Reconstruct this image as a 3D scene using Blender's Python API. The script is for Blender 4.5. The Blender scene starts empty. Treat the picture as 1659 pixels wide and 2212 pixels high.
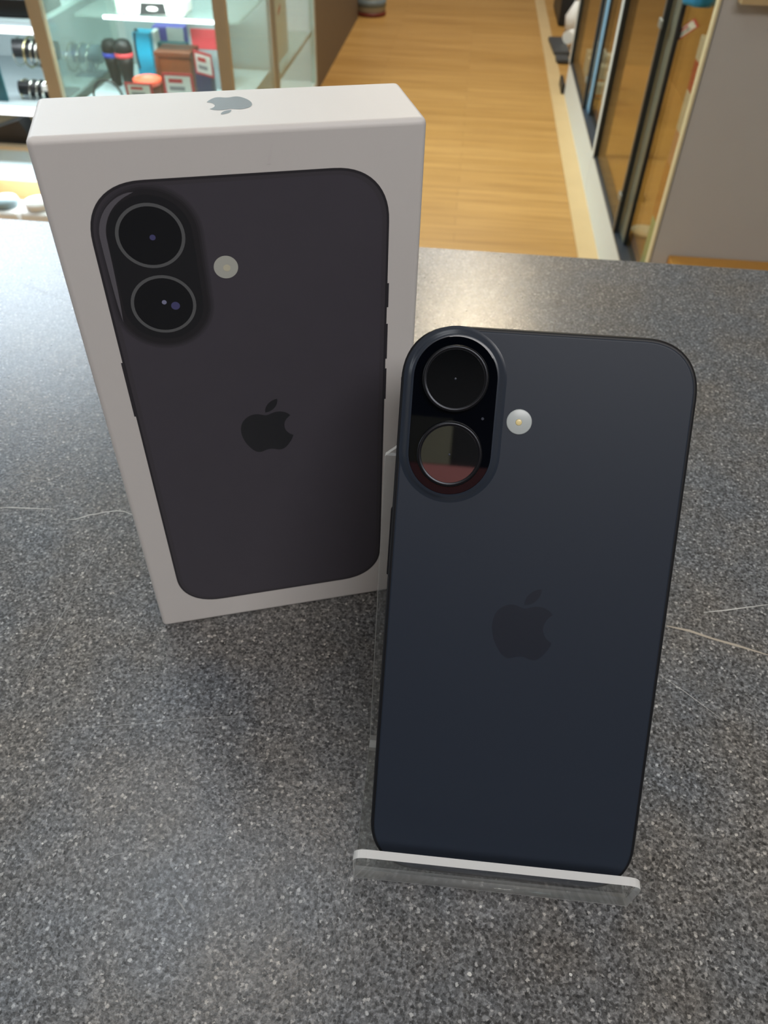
import bpy, bmesh, math, random
from mathutils import Vector, Matrix
random.seed(7)
scene = bpy.context.scene
COL = scene.collection
PI = math.pi

# ------------------------------------------------------------------ survey of the place
TH = math.radians(4.7)            # the shop aisle runs along +Y, the counter along X
HC = 0.95                         # counter height
CT, ST = math.cos(TH), math.sin(TH)

def rm(x, y, z):                  # survey millimetres -> room metres
    return Vector(((x * CT - y * ST) / 1000, (x * ST + y * CT) / 1000, z / 1000 + HC))

def rv(x, y, z):
    return Vector((x * CT - y * ST, x * ST + y * CT, z))

FPX, PITCH, ROLL, CAMH = 1669.62, 0.7694, 0.0308, 227.11
_cp, _sp = math.cos(PITCH), math.sin(PITCH)
_f = Vector((0, _cp, -_sp)); _r = Vector((1, 0, 0)); _u = _r.cross(_f)
_c, _s = math.cos(ROLL), math.sin(ROLL)
FWD = rv(*_f); RGT = rv(*(_c * _r + _s * _u)); UPV = rv(*(-_s * _r + _c * _u))
CAM = rm(0, 0, CAMH)

def ray(px, py):
    return FWD + RGT * ((px - 829.5) / FPX) - UPV * ((py - 1106) / FPX)

def at(px, py, Y):
    d = ray(px, py); return CAM + d * ((Y - CAM.y) / d.y)

def atz(px, py, z):
    d = ray(px, py); return CAM + d * ((z - CAM.z) / d.z)

def atx(px, py, X):
    d = ray(px, py); return CAM + d * ((X - CAM.x) / d.x)

# ------------------------------------------------------------------ helpers
def lin(c):
    if isinstance(c, str):
        c = [int(c[i:i + 2], 16) / 255 for i in (0, 2, 4)]
    return tuple((v / 12.92 if v <= .04045 else ((v + .055) / 1.055) ** 2.4) for v in c) + (1,)

M = {}

def mat(name, col, rough=.5, metal=0, spec=.5, noise=0, nscale=40, emit=0, bump=0, bscale=300, coat=0):
    m = bpy.data.materials.new(name); m.use_nodes = True
    nt = m.node_tree; b = nt.nodes['Principled BSDF']
    c = lin(col)
    b.inputs['Base Color'].default_value = c
    b.inputs['Roughness'].default_value = rough
    b.inputs['Metallic'].default_value = metal
    b.inputs['Specular IOR Level'].default_value = spec
    b.inputs['Coat Weight'].default_value = coat
    tc = nt.nodes.new('ShaderNodeTexCoord')
    n = nt.nodes.new('ShaderNodeTexNoise'); n.inputs['Scale'].default_value = nscale
    n.inputs['Detail'].default_value = 4
    nt.links.new(tc.outputs['Object'], n.inputs['Vector'])
    mx = nt.nodes.new('ShaderNodeMix'); mx.data_type = 'RGBA'
    k = noise if noise else .04
    mx.inputs['A'].default_value = tuple(v * (1 - k) for v in c[:3]) + (1,)
    mx.inputs['B'].default_value = tuple(min(1, v * (1 + k)) for v in c[:3]) + (1,)
    nt.links.new(n.outputs['Fac'], mx.inputs['Factor'])
    nt.links.new(mx.outputs['Result'], b.inputs['Base Color'])
    if emit:
        b.inputs['Emission Color'].default_value = c
        b.inputs['Emission Strength'].default_value = emit
    if bump:
        n2 = nt.nodes.new('ShaderNodeTexNoise'); n2.inputs['Scale'].default_value = bscale
        bp = nt.nodes.new('ShaderNodeBump'); bp.inputs['Strength'].default_value = bump
        bp.inputs['Distance'].default_value = .0005
        nt.links.new(tc.outputs['Object'], n2.inputs['Vector'])
        nt.links.new(n2.outputs['Fac'], bp.inputs['Height'])
        nt.links.new(bp.outputs['Normal'], b.inputs['Normal'])
    M[name] = m
    return m

def pane_mat(name, tint, refl, rough=0.0, milk=0, milkcol='FFFFFF', base=0.0, trans=0):
    """clear sheet: see-through, with mirror reflection that grows at grazing angles"""
    m = bpy.data.materials.new(name); m.use_nodes = True
    nt = m.node_tree; nt.nodes.clear()
    out = nt.nodes.new('ShaderNodeOutputMaterial')
    tr = nt.nodes.new('ShaderNodeBsdfTransparent'); tr.inputs['Color'].default_value = lin(tint)
    gl = nt.nodes.new('ShaderNodeBsdfGlossy'); gl.inputs['Roughness'].default_value = rough
    lw = nt.nodes.new('ShaderNodeLayerWeight'); lw.inputs['Blend'].default_value = .5
    pw = nt.nodes.new('ShaderNodeMath'); pw.operation = 'POWER'; pw.inputs[1].default_value = 4
    nt.links.new(lw.outputs['Facing'], pw.inputs[0])
    ad = nt.nodes.new('ShaderNodeMath'); ad.operation = 'MULTIPLY_ADD'; ad.use_clamp = True
    ad.inputs[1].default_value = refl; ad.inputs[2].default_value = base
    nt.links.new(pw.outputs[0], ad.inputs[0])
    mx = nt.nodes.new('ShaderNodeMixShader')
    nt.links.new(ad.outputs[0], mx.inputs['Fac'])
    nt.links.new(tr.outputs[0], mx.inputs[1]); nt.links.new(gl.outputs[0], mx.inputs[2])
    last = mx
    if milk:
        df = nt.nodes.new('ShaderNodeBsdfDiffuse'); df.inputs['Color'].default_value = lin(milkcol)
        if trans:
            tl = nt.nodes.new('ShaderNodeBsdfTranslucent'); tl.inputs['Color'].default_value = lin(milkcol)
            m3 = nt.nodes.new('ShaderNodeMixShader'); m3.inputs['Fac'].default_value = trans
            nt.links.new(df.outputs[0], m3.inputs[1]); nt.links.new(tl.outputs[0], m3.inputs[2]); df = m3
        m2 = nt.nodes.new('ShaderNodeMixShader'); m2.inputs['Fac'].default_value = milk
        nt.links.new(mx.outputs[0], m2.inputs[1]); nt.links.new(df.outputs[0], m2.inputs[2]); last = m2
    nt.links.new(last.outputs[0], out.inputs['Surface'])
    M[name] = m
    return m

class MB:
    """collects shapes in one mesh"""
    def __init__(self):
        self.v = []; self.f = []; self.mi = []; self.sm = []
    def add(self, vs, fs, mi=0, smooth=False):
        o = len(self.v); self.v += [tuple(v) for v in vs]
        for f in fs:
            self.f.append(tuple(i + o for i in f)); self.mi.append(mi); self.sm.append(smooth)
    def box(self, lo, hi, mi=0):
        x0, y0, z0 = lo; x1, y1, z1 = hi
        vs = [(x0, y0, z0), (x1, y0, z0), (x1, y1, z0), (x0, y1, z0), (x0, y0, z1), (x1, y0, z1), (x1, y1, z1), (x0, y1, z1)]
        self.add(vs, [(0, 3, 2, 1), (4, 5, 6, 7), (0, 1, 5, 4), (1, 2, 6, 5), (2, 3, 7, 6), (3, 0, 4, 7)], mi)
    def loops(self, rings, cap0=True, cap1=True, mi=0, smooth=True):
        """rings of equal count, joined side by side"""
        n = len(rings[0]); vs = [p for r in rings for p in r]; fs = []
        for k in range(len(rings) - 1):
            for i in range(n):
                j = (i + 1) % n
                fs.append((k * n + i, k * n + j, (k + 1) * n + j, (k + 1) * n + i))
        o = len(self.v)
        self.add(vs, fs, mi, smooth)
        if cap0: self.f.append(tuple(o + i for i in reversed(range(n)))); self.mi.append(mi); self.sm.append(False)
        if cap1: self.f.append(tuple(o + (len(rings) - 1) * n + i for i in range(n))); self.mi.append(mi); self.sm.append(False)
    def tube(self, pts, r, n=10, mi=0, closed=False):
        pts = [Vector(p) for p in pts]; rings = []
        rr = r if isinstance(r, (list, tuple)) else [r] * len(pts)
        for i, p in enumerate(pts):
            if closed: t = pts[(i + 1) % len(pts)] - pts[i - 1]
            else: t = pts[min(i + 1, len(pts) - 1)] - pts[max(i - 1, 0)]
            t.normalize()
            a = Vector((0, 0, 1)) if abs(t.z) < .9 else Vector((1, 0, 0))
            u = t.cross(a).normalized(); w = t.cross(u)
            rings.append([p + (u * math.cos(2 * PI * k / n) + w * math.sin(2 * PI * k / n)) * rr[i] for k in range(n)])
        if closed: self.loops(rings + [rings[0]], False, False, mi)
        else: self.loops(rings, True, True, mi)
    def lathe(self, prof, n=32, mi=0, cen=(0, 0, 0)):
        cx, cy, cz = cen
        self.loops([[(cx + r * math.cos(2 * PI * k / n), cy + r * math.sin(2 * PI * k / n), cz + z) for k in range(n)] for r, z in prof], True, True, mi)
    def poly(self, pts, mi=0):
        self.add(pts, [tuple(range(len(pts)))], mi)
    def build(self, name, mats, parent=None, bevel=0, seg=2, matrix=None):
        me = bpy.data.meshes.new(name); me.from_pydata(self.v, [], self.f)
        for m in (mats if isinstance(mats, (list, tuple)) else [mats]):
            me.materials.append(M[m] if isinstance(m, str) else m)
        bm = bmesh.new(); bm.from_mesh(me)
        for f, mi, s in zip(bm.faces, self.mi, self.sm): f.material_index = mi; f.smooth = s
        bmesh.ops.remove_doubles(bm, verts=bm.verts, dist=1e-7)
        bmesh.ops.recalc_face_normals(bm, faces=bm.faces)
        ng = [f for f in bm.faces if len(f.verts) > 4]
        if ng: bmesh.ops.triangulate(bm, faces=ng)
        if bevel:
            ed = [e for e in bm.edges if len(e.link_faces) == 2 and e.calc_face_angle(0) > .6]
            bmesh.ops.bevel(bm, geom=ed, offset=bevel, segments=seg, profile=.5, affect='EDGES')
            for f in bm.faces: f.smooth = True
        bm.to_mesh(me); bm.free()
        o = bpy.data.objects.new(name, me); COL.objects.link(o)
        if bevel:
            wn = o.modifiers.new('soft_edges', 'WEIGHTED_NORMAL'); wn.weight = 100
        if matrix is not None: o.matrix_world = matrix
        if parent is not None: o.parent = parent
        return o

def empty(name, loc=(0, 0, 0), rz=0, matrix=None):
    o = bpy.data.objects.new(name, None); COL.objects.link(o)
    o.empty_display_size = .02
    if matrix is not None: o.matrix_world = matrix
    else: o.location = loc; o.rotation_euler = (0, 0, rz)
    return o

def tag(o, label, cat, group=None):
    o['label'] = label; o['category'] = cat
    if group: o['group'] = group
    return o

def struct(o):
    o['kind'] = 'structure'; return o

def stuff(o):
    o['kind'] = 'stuff'; return o

def bx(name, lo, hi, m, parent=None, bevel=0, seg=2, matrix=None):
    b = MB(); b.box(lo, hi); return b.build(name, m, parent, bevel, seg, matrix)

def rrect(w, h, r, z=0, cx=0, cy=0, n=14, e=2.3):
    pts = []
    for (sx, sy, a0) in ((1, 1, 0), (-1, 1, 90), (-1, -1, 180), (1, -1, 270)):
        for k in range(n + 1):
            a = math.radians(a0 + 90 * k / n); c, s = math.cos(a), math.sin(a)
            x = math.copysign(abs(c) ** (2 / e), c); y = math.copysign(abs(s) ** (2 / e), s)
            pts.append((cx + sx * (w / 2 - r) + r * x, cy + sy * (h / 2 - r) + r * y, z))
    return pts

def pill(r, cx, y0, y1, z=0, n=28):
    pts = []
    for k in range(n + 1):
        a = PI * k / n; pts.append((cx + r * math.cos(a), y1 + r * math.sin(a), z))
    for k in range(n + 1):
        a = PI + PI * k / n; pts.append((cx + r * math.cos(a), y0 + r * math.sin(a), z))
    return pts

def disc(r, cx, cy, z=0, n=40):
    return [(cx + r * math.cos(2 * PI * k / n), cy + r * math.sin(2 * PI * k / n), z) for k in range(n)]

def ring_flat(b, r0, r1, cx, cy, z, n=48):
    b.loops([disc(r0, cx, cy, z, n), disc(r1, cx, cy, z, n)], False, False, 0, False)

# ------------------------------------------------------------------ emblem outline (fruit with a bite and a leaf)
BODY = [((12.152, 6.896),), ((11.204, 6.896), (9.737, 5.818), (8.192, 5.856)), ((6.152, 5.883), (4.282, 7.039), (3.231, 8.87)),
        ((1.114, 12.545), (2.685, 17.973), (4.75, 20.96)), ((5.763, 22.414), (6.958, 24.05), (8.542, 23.999)),
        ((10.062, 23.934), (10.632, 23.012), (12.477, 23.012)), ((14.308, 23.012), (14.827, 23.999), (16.437, 23.96)),
        ((18.074, 23.934), (19.113, 22.48), (20.113, 21.012)), ((21.269, 19.324), (21.749, 17.687), (21.775, 17.597)),
        ((21.736, 17.584), (18.593, 16.376), (18.555, 12.74)), ((18.529, 9.7), (21.035, 8.246), (21.152, 8.181)),
        ((19.723, 6.091), (17.529, 5.857), (16.762, 5.805)), ((14.762, 5.649), (13.087, 6.895), (12.152, 6.895))]
LEAF = [((15.53, 3.83),), ((16.373, 2.818), (16.93, 1.403), (16.775, 0)), ((15.568, .052), (14.113, .805), (13.243, 1.818)),
        ((12.463, 2.714), (11.789, 4.156), (11.97, 5.532)), ((13.308, 5.636), (14.685, 4.844), (15.529, 3.831))]

def emblem(b, width, cx, cy, z, flip=1):
    """flat emblem centred on cx, cy"""
    k = width / 19.46
    for path in (BODY, LEAF):
        p0 = Vector(path[0][0]); pts = [p0]
        for c1, c2, p3 in path[1:]:
            c1, c2, p3 = Vector(c1), Vector(c2), Vector(p3)
            for i in range(1, 9):
                t = i / 8; s = 1 - t
                pts.append(p0 * s ** 3 + c1 * 3 * s * s * t + c2 * 3 * s * t * t + p3 * t ** 3)
            p0 = p3
        pts = pts[:-1]
        q = [(cx + flip * (p.x - 12.05) * k, cy - flip * (p.y - 12.0) * k, z) for p in pts]
        b.poly(q)

# ------------------------------------------------------------------ materials
mat('charcoal_paint', '0F1013', .8); mat('wall_paint', 'B9B4AC', .8); mat('ceiling_paint', 'D8D8D4', .9)
mat('white_panel', 'D5D9DA', .45); mat('cream_edge', 'DCCFA8', .5)
mat('grey_board', 'B6B3AE', .6, noise=.03, nscale=15)
mat('light_wood', 'BFA67A', .45, noise=.1, nscale=9); mat('post_wood', 'A8987C', .5, noise=.08, nscale=14)
mat('cabinet_wood', 'C99A56', .45, noise=.12, nscale=12); mat('ochre_wood', 'C9913F', .5, noise=.12, nscale=20)
mat('brown_board', '6B5C49', .6, noise=.06, nscale=20)
mat('alu', 'C9D2D0', .35, .7); mat('grey_alu', '8B8D87', .4, .4); mat('stile_grey', '6F6E60', .4); mat('stile_blue_reflection', '86B2D4', .4); mat('lavender_card', 'A9A8C8', .5); mat('tan_orange', 'D08A3C', .5); mat('salmon_card', 'D9A088', .5); mat('blue_cloth', '2E8FC0', .7)
mat('track_black', '20262A', .4); mat('navy_track', '2C343F', .4)
mat('black_plastic', '17181A', .45); mat('dark_grey', '3A3D40', .5)
mat('silver', 'D8D8D2', .18, 1); mat('gold', 'D6C9A0', .2, 1)
mat('white_card', 'E6E6E4', .6); mat('red_print', 'C53C44', .6); mat('grey_print', '8F8F96', .6)
mat('orange_print', 'F0A848', .6); mat('purple_card', '6A62C0', .55); mat('cyan_card', '12A2CC', .5)
mat('teal_card', '20555C', .5); mat('tin_orange', 'E0553A', .4); mat('tin_brown', '552A12', .5)
mat('box_wood', '5E3010', .45, noise=.2, nscale=30); mat('shelf_grey', 'A9B6BA', .4)
mat('panel_blue', '8CA3AC', .5); mat('backing', 'B4C2C4', .6); mat('cardboard', 'B08A4A', .7, noise=.08)
mat('silver_pack', 'A8B2B8', .25, .3); mat('navy', '232A4A', .5); mat('band_blue', '3A46B0', .5); mat('mic_black', '0C0D10', .5, spec=.3); mat('slate_bar', '5D6F82', .5); mat('sky_blue', '79B3D8', .5); mat('pale_green', 'A9CFA8', .5)
mat('led_white', 'F4FAFF', .5, emit=2.6)
mat('bucket_grey', 'A7ABA6', .5); mat('bucket_band', '6C7A80', .5); mat('red_brown', '6E2C1E', .5); mat('olive_matte', '6A6957', .7); mat('brick_red', 'AE6C6A', .7)
# carton and print
mat('carton_white', 'D2CFCC', .55, noise=.015, nscale=60, bump=.04, bscale=900)
mat('print_body', '444149', .5, noise=.05, nscale=120); mat('print_edge', '2D2B30', .5); mat('print_rim', '403D43', .5)
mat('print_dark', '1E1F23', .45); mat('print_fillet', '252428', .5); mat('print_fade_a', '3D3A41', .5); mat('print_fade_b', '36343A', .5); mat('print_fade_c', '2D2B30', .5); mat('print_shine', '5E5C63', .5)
mat('print_ring', '5C5E60', .5); mat('print_black', '131519', .4); mat('print_flash', 'B4B6AE', .55)
mat('print_flash_core', 'C9C5AE', .55); mat('print_logo', '232428', .4); mat('print_glint', '4A4A74', .5)
mat('print_glint_pale', '8587A4', .5); mat('grey_foil', '6A7278', .5)
mat('dent_shade', 'D0CCCA', .6)
# telephone
mat('phone_metal', '121419', .5, .3, noise=.05); mat('phone_back', '1F2835', .5, spec=.4, noise=.03, nscale=900)
mat('phone_fillet', '2A313C', .27, spec=.5); mat('phone_glass', '02040A', .02, spec=.4)
mat('phone_screen', '050506', .05); mat('phone_logo', '171F2B', .42, spec=.5); mat('phone_band', '3A3D42', .5)
mat('lens_metal', '2C2E32', .3, .8); mat('lens_glass', '010204', .01, spec=1, coat=1); M['lens_glass'].node_tree.nodes['Principled BSDF'].inputs['Coat IOR'].default_value = 2.1; mat('lens_iris', '3A3F4A', .2)
mat('flash_white', 'B4BCBC', .3); mat('flash_amber', 'E6D49A', .3)
mat('scratch_pale', 'C9C9C5', .6); mat('scratch_faint', '8E9090', .6); mat('scratch_tan', 'A39A8C', .6)
pane_mat('acrylic', 'F8F9F9', .5, 0.03, .035, 'D0D2D2', .02)
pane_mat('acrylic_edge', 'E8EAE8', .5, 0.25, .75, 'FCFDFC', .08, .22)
pane_mat('acrylic_fold_glint', 'F5F6F6', .5, 0.05, .42, 'EEF0F0', .08, .35)  # milky white stands in for the bright glint along the folds
pane_mat('show_glass', 'F2F8F5', .55, 0.01, .05, 'D6EAE6', .03)
pane_mat('door_glass', 'F0EEE4', .36, 0.012, 0, base=.07)

# worktop: charcoal speckled laminate
m = bpy.data.materials.new('speckled_laminate'); m.use_nodes = True; M['laminate'] = m
nt = m.node_tree; b = nt.nodes['Principled BSDF']; L = nt.links.new; N = nt.nodes.new
tc = N('ShaderNodeTexCoord')
def ramp(fac, stops, interp='LINEAR'):
    r = N('ShaderNodeValToRGB'); r.color_ramp.interpolation = interp
    while len(r.color_ramp.elements) < len(stops): r.color_ramp.elements.new(.5)
    for e, (p, c) in zip(r.color_ramp.elements, stops): e.position = p; e.color = c if len(c) == 4 else c + (1,)
    L(fac, r.inputs['Fac']); return r
def g(v, k=(1, 1, 1)): return (v * k[0], v * k[1], v * k[2], 1)
TI = (.98, 1, 1.03)
n1 = N('ShaderNodeTexNoise'); n1.inputs['Scale'].default_value = 820; n1.inputs['Detail'].default_value = 4; n1.inputs['Roughness'].default_value = .72
L(tc.outputs['Object'], n1.inputs['Vector'])
nd = N('ShaderNodeTexNoise'); nd.inputs['Scale'].default_value = 1500; nd.inputs['Detail'].default_value = 2
L(tc.outputs['Object'], nd.inputs['Vector'])
vm = N('ShaderNodeVectorMath'); vm.operation = 'MULTIPLY_ADD'; vm.inputs[1].default_value = (.0012, .0012, .0012)
L(nd.outputs['Color'], vm.inputs[0]); L(tc.outputs['Object'], vm.inputs[2])
v0 = N('ShaderNodeTexVoronoi'); v0.inputs['Scale'].default_value = 1250; v0.feature = 'SMOOTH_F1'; v0.inputs['Smoothness'].default_value = .35
L(vm.outputs[0], v0.inputs['Vector'])
s0 = N('ShaderNodeSeparateColor'); L(v0.outputs['Color'], s0.inputs[0])
ma = N('ShaderNodeMath'); ma.operation = 'MULTIPLY_ADD'; ma.inputs[1].default_value = .26
L(s0.outputs[2], ma.inputs[0])
mb_ = N('ShaderNodeMath'); mb_.operation = 'MULTIPLY'; mb_.inputs[1].default_value = .76; L(n1.outputs['Fac'], mb_.inputs[0]); L(mb_.outputs[0], ma.inputs[2])
r1 = ramp(ma.outputs[0], [(.35, g(.042, TI)), (.45, g(.083, TI)), (.53, g(.124, TI)), (.60, g(.172, TI)), (.71, g(.28, TI))])
v1 = N('ShaderNodeTexVoronoi'); v1.inputs['Scale'].default_value = 980
L(vm.outputs[0], v1.inputs['Vector'])
sep = N('ShaderNodeSeparateColor'); L(v1.outputs['Color'], sep.inputs[0])
r2 = ramp(sep.outputs[0], [(0, g(0)), (.80, g(0)), (.93, g(.5)), (1, g(1))])
r2b = ramp(v1.outputs['Distance'], [(0, g(1)), (.38, g(.9)), (.6, g(0))])
mul = N('ShaderNodeMath'); mul.operation = 'MULTIPLY'; L(r2.outputs[0], mul.inputs[0]); L(r2b.outputs[0], mul.inputs[1])
mxa = N('ShaderNodeMix'); mxa.data_type = 'RGBA'; L(mul.outputs[0], mxa.inputs['Factor']); L(r1.outputs[0], mxa.inputs['A'])
mxa.inputs['B'].default_value = (.46, .46, .45, 1)
r3 = ramp(sep.outputs[1], [(0, g(0)), (.74, g(0)), (.92, g(.8))])
mul3 = N('ShaderNodeMath'); mul3.operation = 'MULTIPLY'; L(r3.outputs[0], mul3.inputs[0]); L(r2b.outputs[0], mul3.inputs[1])
mxb = N('ShaderNodeMix'); mxb.data_type = 'RGBA'; L(mul3.outputs[0], mxb.inputs['Factor']); L(mxa.outputs['Result'], mxb.inputs['A'])
mxb.inputs['B'].default_value = (.014, .015, .016, 1)
n4 = N('ShaderNodeTexNoise'); n4.inputs['Scale'].default_value = 30; n4.inputs['Detail'].default_value = 3
L(tc.outputs['Object'], n4.inputs['Vector'])
r4 = ramp(n4.outputs['Fac'], [(.35, (.93, .98, 1.04, 1)), (.65, (1.06, 1.0, .93, 1))])
mxc = N('ShaderNodeMix'); mxc.data_type = 'RGBA'; mxc.blend_type = 'MULTIPLY'; mxc.inputs['Factor'].default_value = 1
L(mxb.outputs['Result'], mxc.inputs['A']); L(r4.outputs[0], mxc.inputs['B'])
L(mxc.outputs['Result'], b.inputs['Base Color'])
b.inputs['Roughness'].default_value = .25; b.inputs['Specular IOR Level'].default_value = .5
n5 = N('ShaderNodeTexNoise'); n5.inputs['Scale'].default_value = 900; n5.inputs['Detail'].default_value = 2
L(tc.outputs['Object'], n5.inputs['Vector'])
bp = N('ShaderNodeBump'); bp.inputs['Strength'].default_value = .22; bp.inputs['Distance'].default_value = .0004
L(n5.outputs['Fac'], bp.inputs['Height']); L(bp.outputs['Normal'], b.inputs['Normal'])

# floor: strip oak laminate, boards running across the aisle
def wood_floor(name, dark, light, spec=.4, rough=.38):
    global nt, N, L
    m = bpy.data.materials.new(name); m.use_nodes = True; M[name] = m
    nt = m.node_tree; b = nt.nodes['Principled BSDF']; L = nt.links.new; N = nt.nodes.new
    tc = N('ShaderNodeTexCoord')
    br = N('ShaderNodeTexBrick'); br.inputs['Scale'].default_value = 1
    br.inputs['Brick Width'].default_value = .9; br.inputs['Row Height'].default_value = .066
    br.inputs['Mortar Size'].default_value = .0008; br.inputs['Bias'].default_value = 0
    br.inputs['Color1'].default_value = lin(dark); br.inputs['Color2'].default_value = lin(light)
    br.inputs['Mortar'].default_value = lin('8A6430')
    L(tc.outputs['Object'], br.inputs['Vector'])
    mp = N('ShaderNodeMapping'); mp.inputs['Scale'].default_value = (1.6, 24, 1)
    L(tc.outputs['Object'], mp.inputs['Vector'])
    ns = N('ShaderNodeTexNoise'); ns.inputs['Scale'].default_value = 1.4; ns.inputs['Detail'].default_value = 6
    L(mp.outputs[0], ns.inputs['Vector'])
    rr = ramp(ns.outputs['Fac'], [(.3, (.80, .76, .70, 1)), (.55, (1, 1, 1, 1)), (.75, (1.08, 1.08, 1.08, 1))])
    mx = N('ShaderNodeMix'); mx.data_type = 'RGBA'; mx.blend_type = 'MULTIPLY'; mx.inputs['Factor'].default_value = 1
    L(br.outputs['Color'], mx.inputs['A']); L(rr.outputs[0], mx.inputs['B'])
    L(mx.outputs['Result'], b.inputs['Base Color'])
    b.inputs['Roughness'].default_value = rough; b.inputs['Specular IOR Level'].default_value = spec
wood_floor('oak_floor', 'AA8144', 'B68D50')

# ------------------------------------------------------------------ the room
struct(bx('floor', (-3.2, -1.6, -.05), (2.6, 9, 0), 'oak_floor'))
struct(bx('ceiling', (-3.2, -1.6, 2.7), (2.6, 9, 2.75), 'ceiling_paint'))
struct(bx('wall_left', (-3.3, -1.6, 0), (-3.2, 9, 2.7), 'wall_paint'))
struct(bx('wall_right', (2.6, -1.6, 0), (2.7, 9, 2.7), 'wall_paint'))
struct(bx('wall_far', (-3.2, 9, 0), (2.6, 9.1, 2.7), 'wall_paint'))
struct(bx('wall_behind', (-3.2, -1.7, 0), (2.6, -1.6, 2.7), 'charcoal_paint'))
struct(bx('trim_1', (.419, .6, 0), (.486, 9, .006), 'light_wood'))

# ------------------------------------------------------------------ the counter
ctr = tag(empty('shop_counter', (0, .1, 0)), 'dark grey speckled laminate counter the box and phone stand on', 'counter')
CL = Matrix.Translation((0, -.1, 0))
def cb(name, lo, hi, m, bevel=0):
    return bx(name, (lo[0], lo[1] - .1, lo[2]), (hi[0], hi[1] - .1, hi[2]), m, ctr, bevel)
top = cb('worktop', (-1.6, -.45, HC - .04), (1.6, .4862, HC), 'laminate', .0015)
cb('front_panel', (-1.58, .42, .08), (1.58, .44, HC - .041), 'grey_board')
cb('kickboard', (-1.56, .38, 0), (1.56, .40, .08), 'dark_grey')

def scratch(pts, w, m):
    """a scuff worn into the worktop, pts in photo-survey positions on its surface"""
    P = [atz(x, y, HC) for x, y in pts]
    b = MB(); n = len(P); L_ = []; R_ = []
    for i, p in enumerate(P):
        t = (P[min(i + 1, n - 1)] - P[max(i - 1, 0)]).normalized(); s = Vector((-t.y, t.x, 0))
        k = w * (.35 if i in (0, n - 1) else random.uniform(.8, 1.1))
        q = Vector((p.x, p.y - .1, HC + .00006)); L_.append(q + s * k); R_.append(q - s * k)
    b.add(L_ + R_, [(i, i + 1, n + i + 1, n + i) for i in range(n - 1)])
    b.build('scratch', m, top)
scratch([(0, 1097), (20, 1096), (60, 1098), (116, 1100)], .00022, 'scratch_pale')
scratch([(145, 1099), (170, 1099.5), (205, 1099)], .00014, 'scratch_faint')
scratch([(143, 1122), (163, 1122), (195, 1112), (212, 1110), (222, 1107), (252, 1103.5), (268, 1105), (290, 1113)], .0002, 'scratch_pale')
scratch([(242, 1133), (215, 1180), (185, 1230), (150, 1300), (100, 1390), (40, 1500)], .00009, 'scratch_faint')
scratch([(175, 1270), (230, 1262), (270, 1256), (330, 1254)], .00009, 'scratch_faint')
scratch([(316, 1322), (298, 1350), (270, 1415)], .00010, 'scratch_faint')
scratch([(100, 1575), (200, 1570), (300, 1564), (400, 1553), (530, 1546)], .00009, 'scratch_faint')
scratch([(1520, 1323), (1570, 1318), (1659, 1306)], .00024, 'scratch_pale')
scratch([(1440, 1352), (1490, 1363), (1540, 1380), (1590, 1394), (1659, 1415)], .00052, 'scratch_tan')
scratch([(1427, 1459), (1480, 1495), (1555, 1551)], .00009, 'scratch_pale')
scratch([(1570, 1600), (1602, 1628)], .00009, 'scratch_faint')
scratch([(378, 1938), (392, 1955), (403, 1975)], .00028, 'scratch_faint')
scratch([(222, 1862), (250, 1846), (282, 1842)], .00018, 'scratch_faint')
scratch([(170, 1632), (150, 1690), (138, 1735)], .00009, 'scratch_faint')
scratch([(216, 1770), (222, 1815), (222, 1845)], .00009, 'scratch_faint')
scratch([(445, 1715), (441, 1760)], .00009, 'scratch_faint')
scratch([(45, 610), (90, 630), (145, 648)], .00010, 'dark_grey')
for (x, y, s) in [(428, 1388, .0006), (435, 1386, .0005), (470, 1607, .00035), (383, 1694, .0004), (517, 1782, .0006), (497, 1810, .0005), (1038, 1958, .00055),
                  (1489, 1624, .0005), (1472, 1680, .0004), (1015, 2105, .0008), (432, 1862, .0006), (92, 1822, .0004), (1232, 2105, .0006)]:
    p = atz(x, y, HC); b = MB()
    b.poly([(p.x + s * random.uniform(.6, 1) * math.cos(a), p.y - .1 + s * random.uniform(.5, 1) * math.sin(a), HC + .00006) for a in [k * 1.05 for k in range(6)]])
    b.build('chip_mark', 'scratch_pale', top)

# ------------------------------------------------------------------ retail carton with a printed telephone
BYAW = .2451 + TH
bo = rm(-78.76, 170.89, 0)
BW, BH, BD = .0888, .1682, .0288
Mb = Matrix.Translation(bo + Vector((0, 0, .0001))) @ Matrix.Rotation(BYAW, 4, 'Z')
carton = tag(empty('retail_box', matrix=Mb), 'white upright retail box with a dark phone printed on its front', 'box')
bx('carton_body', (0, 0, 0), (BW, BD, BH), 'carton_white', carton, .0016, 4)
# printed picture: local x, y on the print, z towards the viewer
Mp = Matrix(((1, 0, 0, .0086), (0, 0, -1, -.00004), (0, 1, 0, .01065), (0, 0, 0, 1)))
PWm, PHm = .0716, .1476
b = MB(); b.poly(rrect(PWm, PHm, .0142, 0, PWm / 2, PHm / 2))
pic = b.build('phone_picture', 'print_edge', carton); pic.matrix_local = Mp
pic['label'] = 'dark phone printed life-size on the carton front'
e1 = .00003
b = MB(); b.poly(rrect(PWm - .0012, PHm - .0012, .0137, e1, PWm / 2, PHm / 2)); b.build('picture_rim', 'print_rim', pic)
b = MB(); b.poly(rrect(PWm - .0036, PHm - .0030, .0127, 2 * e1, PWm / 2, PHm / 2)); b.build('picture_back', 'print_body', pic)
for x, y0, y1 in [(.0716, .1098, .1169), (.0716, .0934, .1047), (.0716, .0793, .0901), (0, .0832, .1008)]:
    bx('picture_button', (x - .0004, y0, 0), (x + .0004, y1, e1), 'print_edge', pic)
cx, l1, l2 = .0134, .1345, .1166
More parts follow.
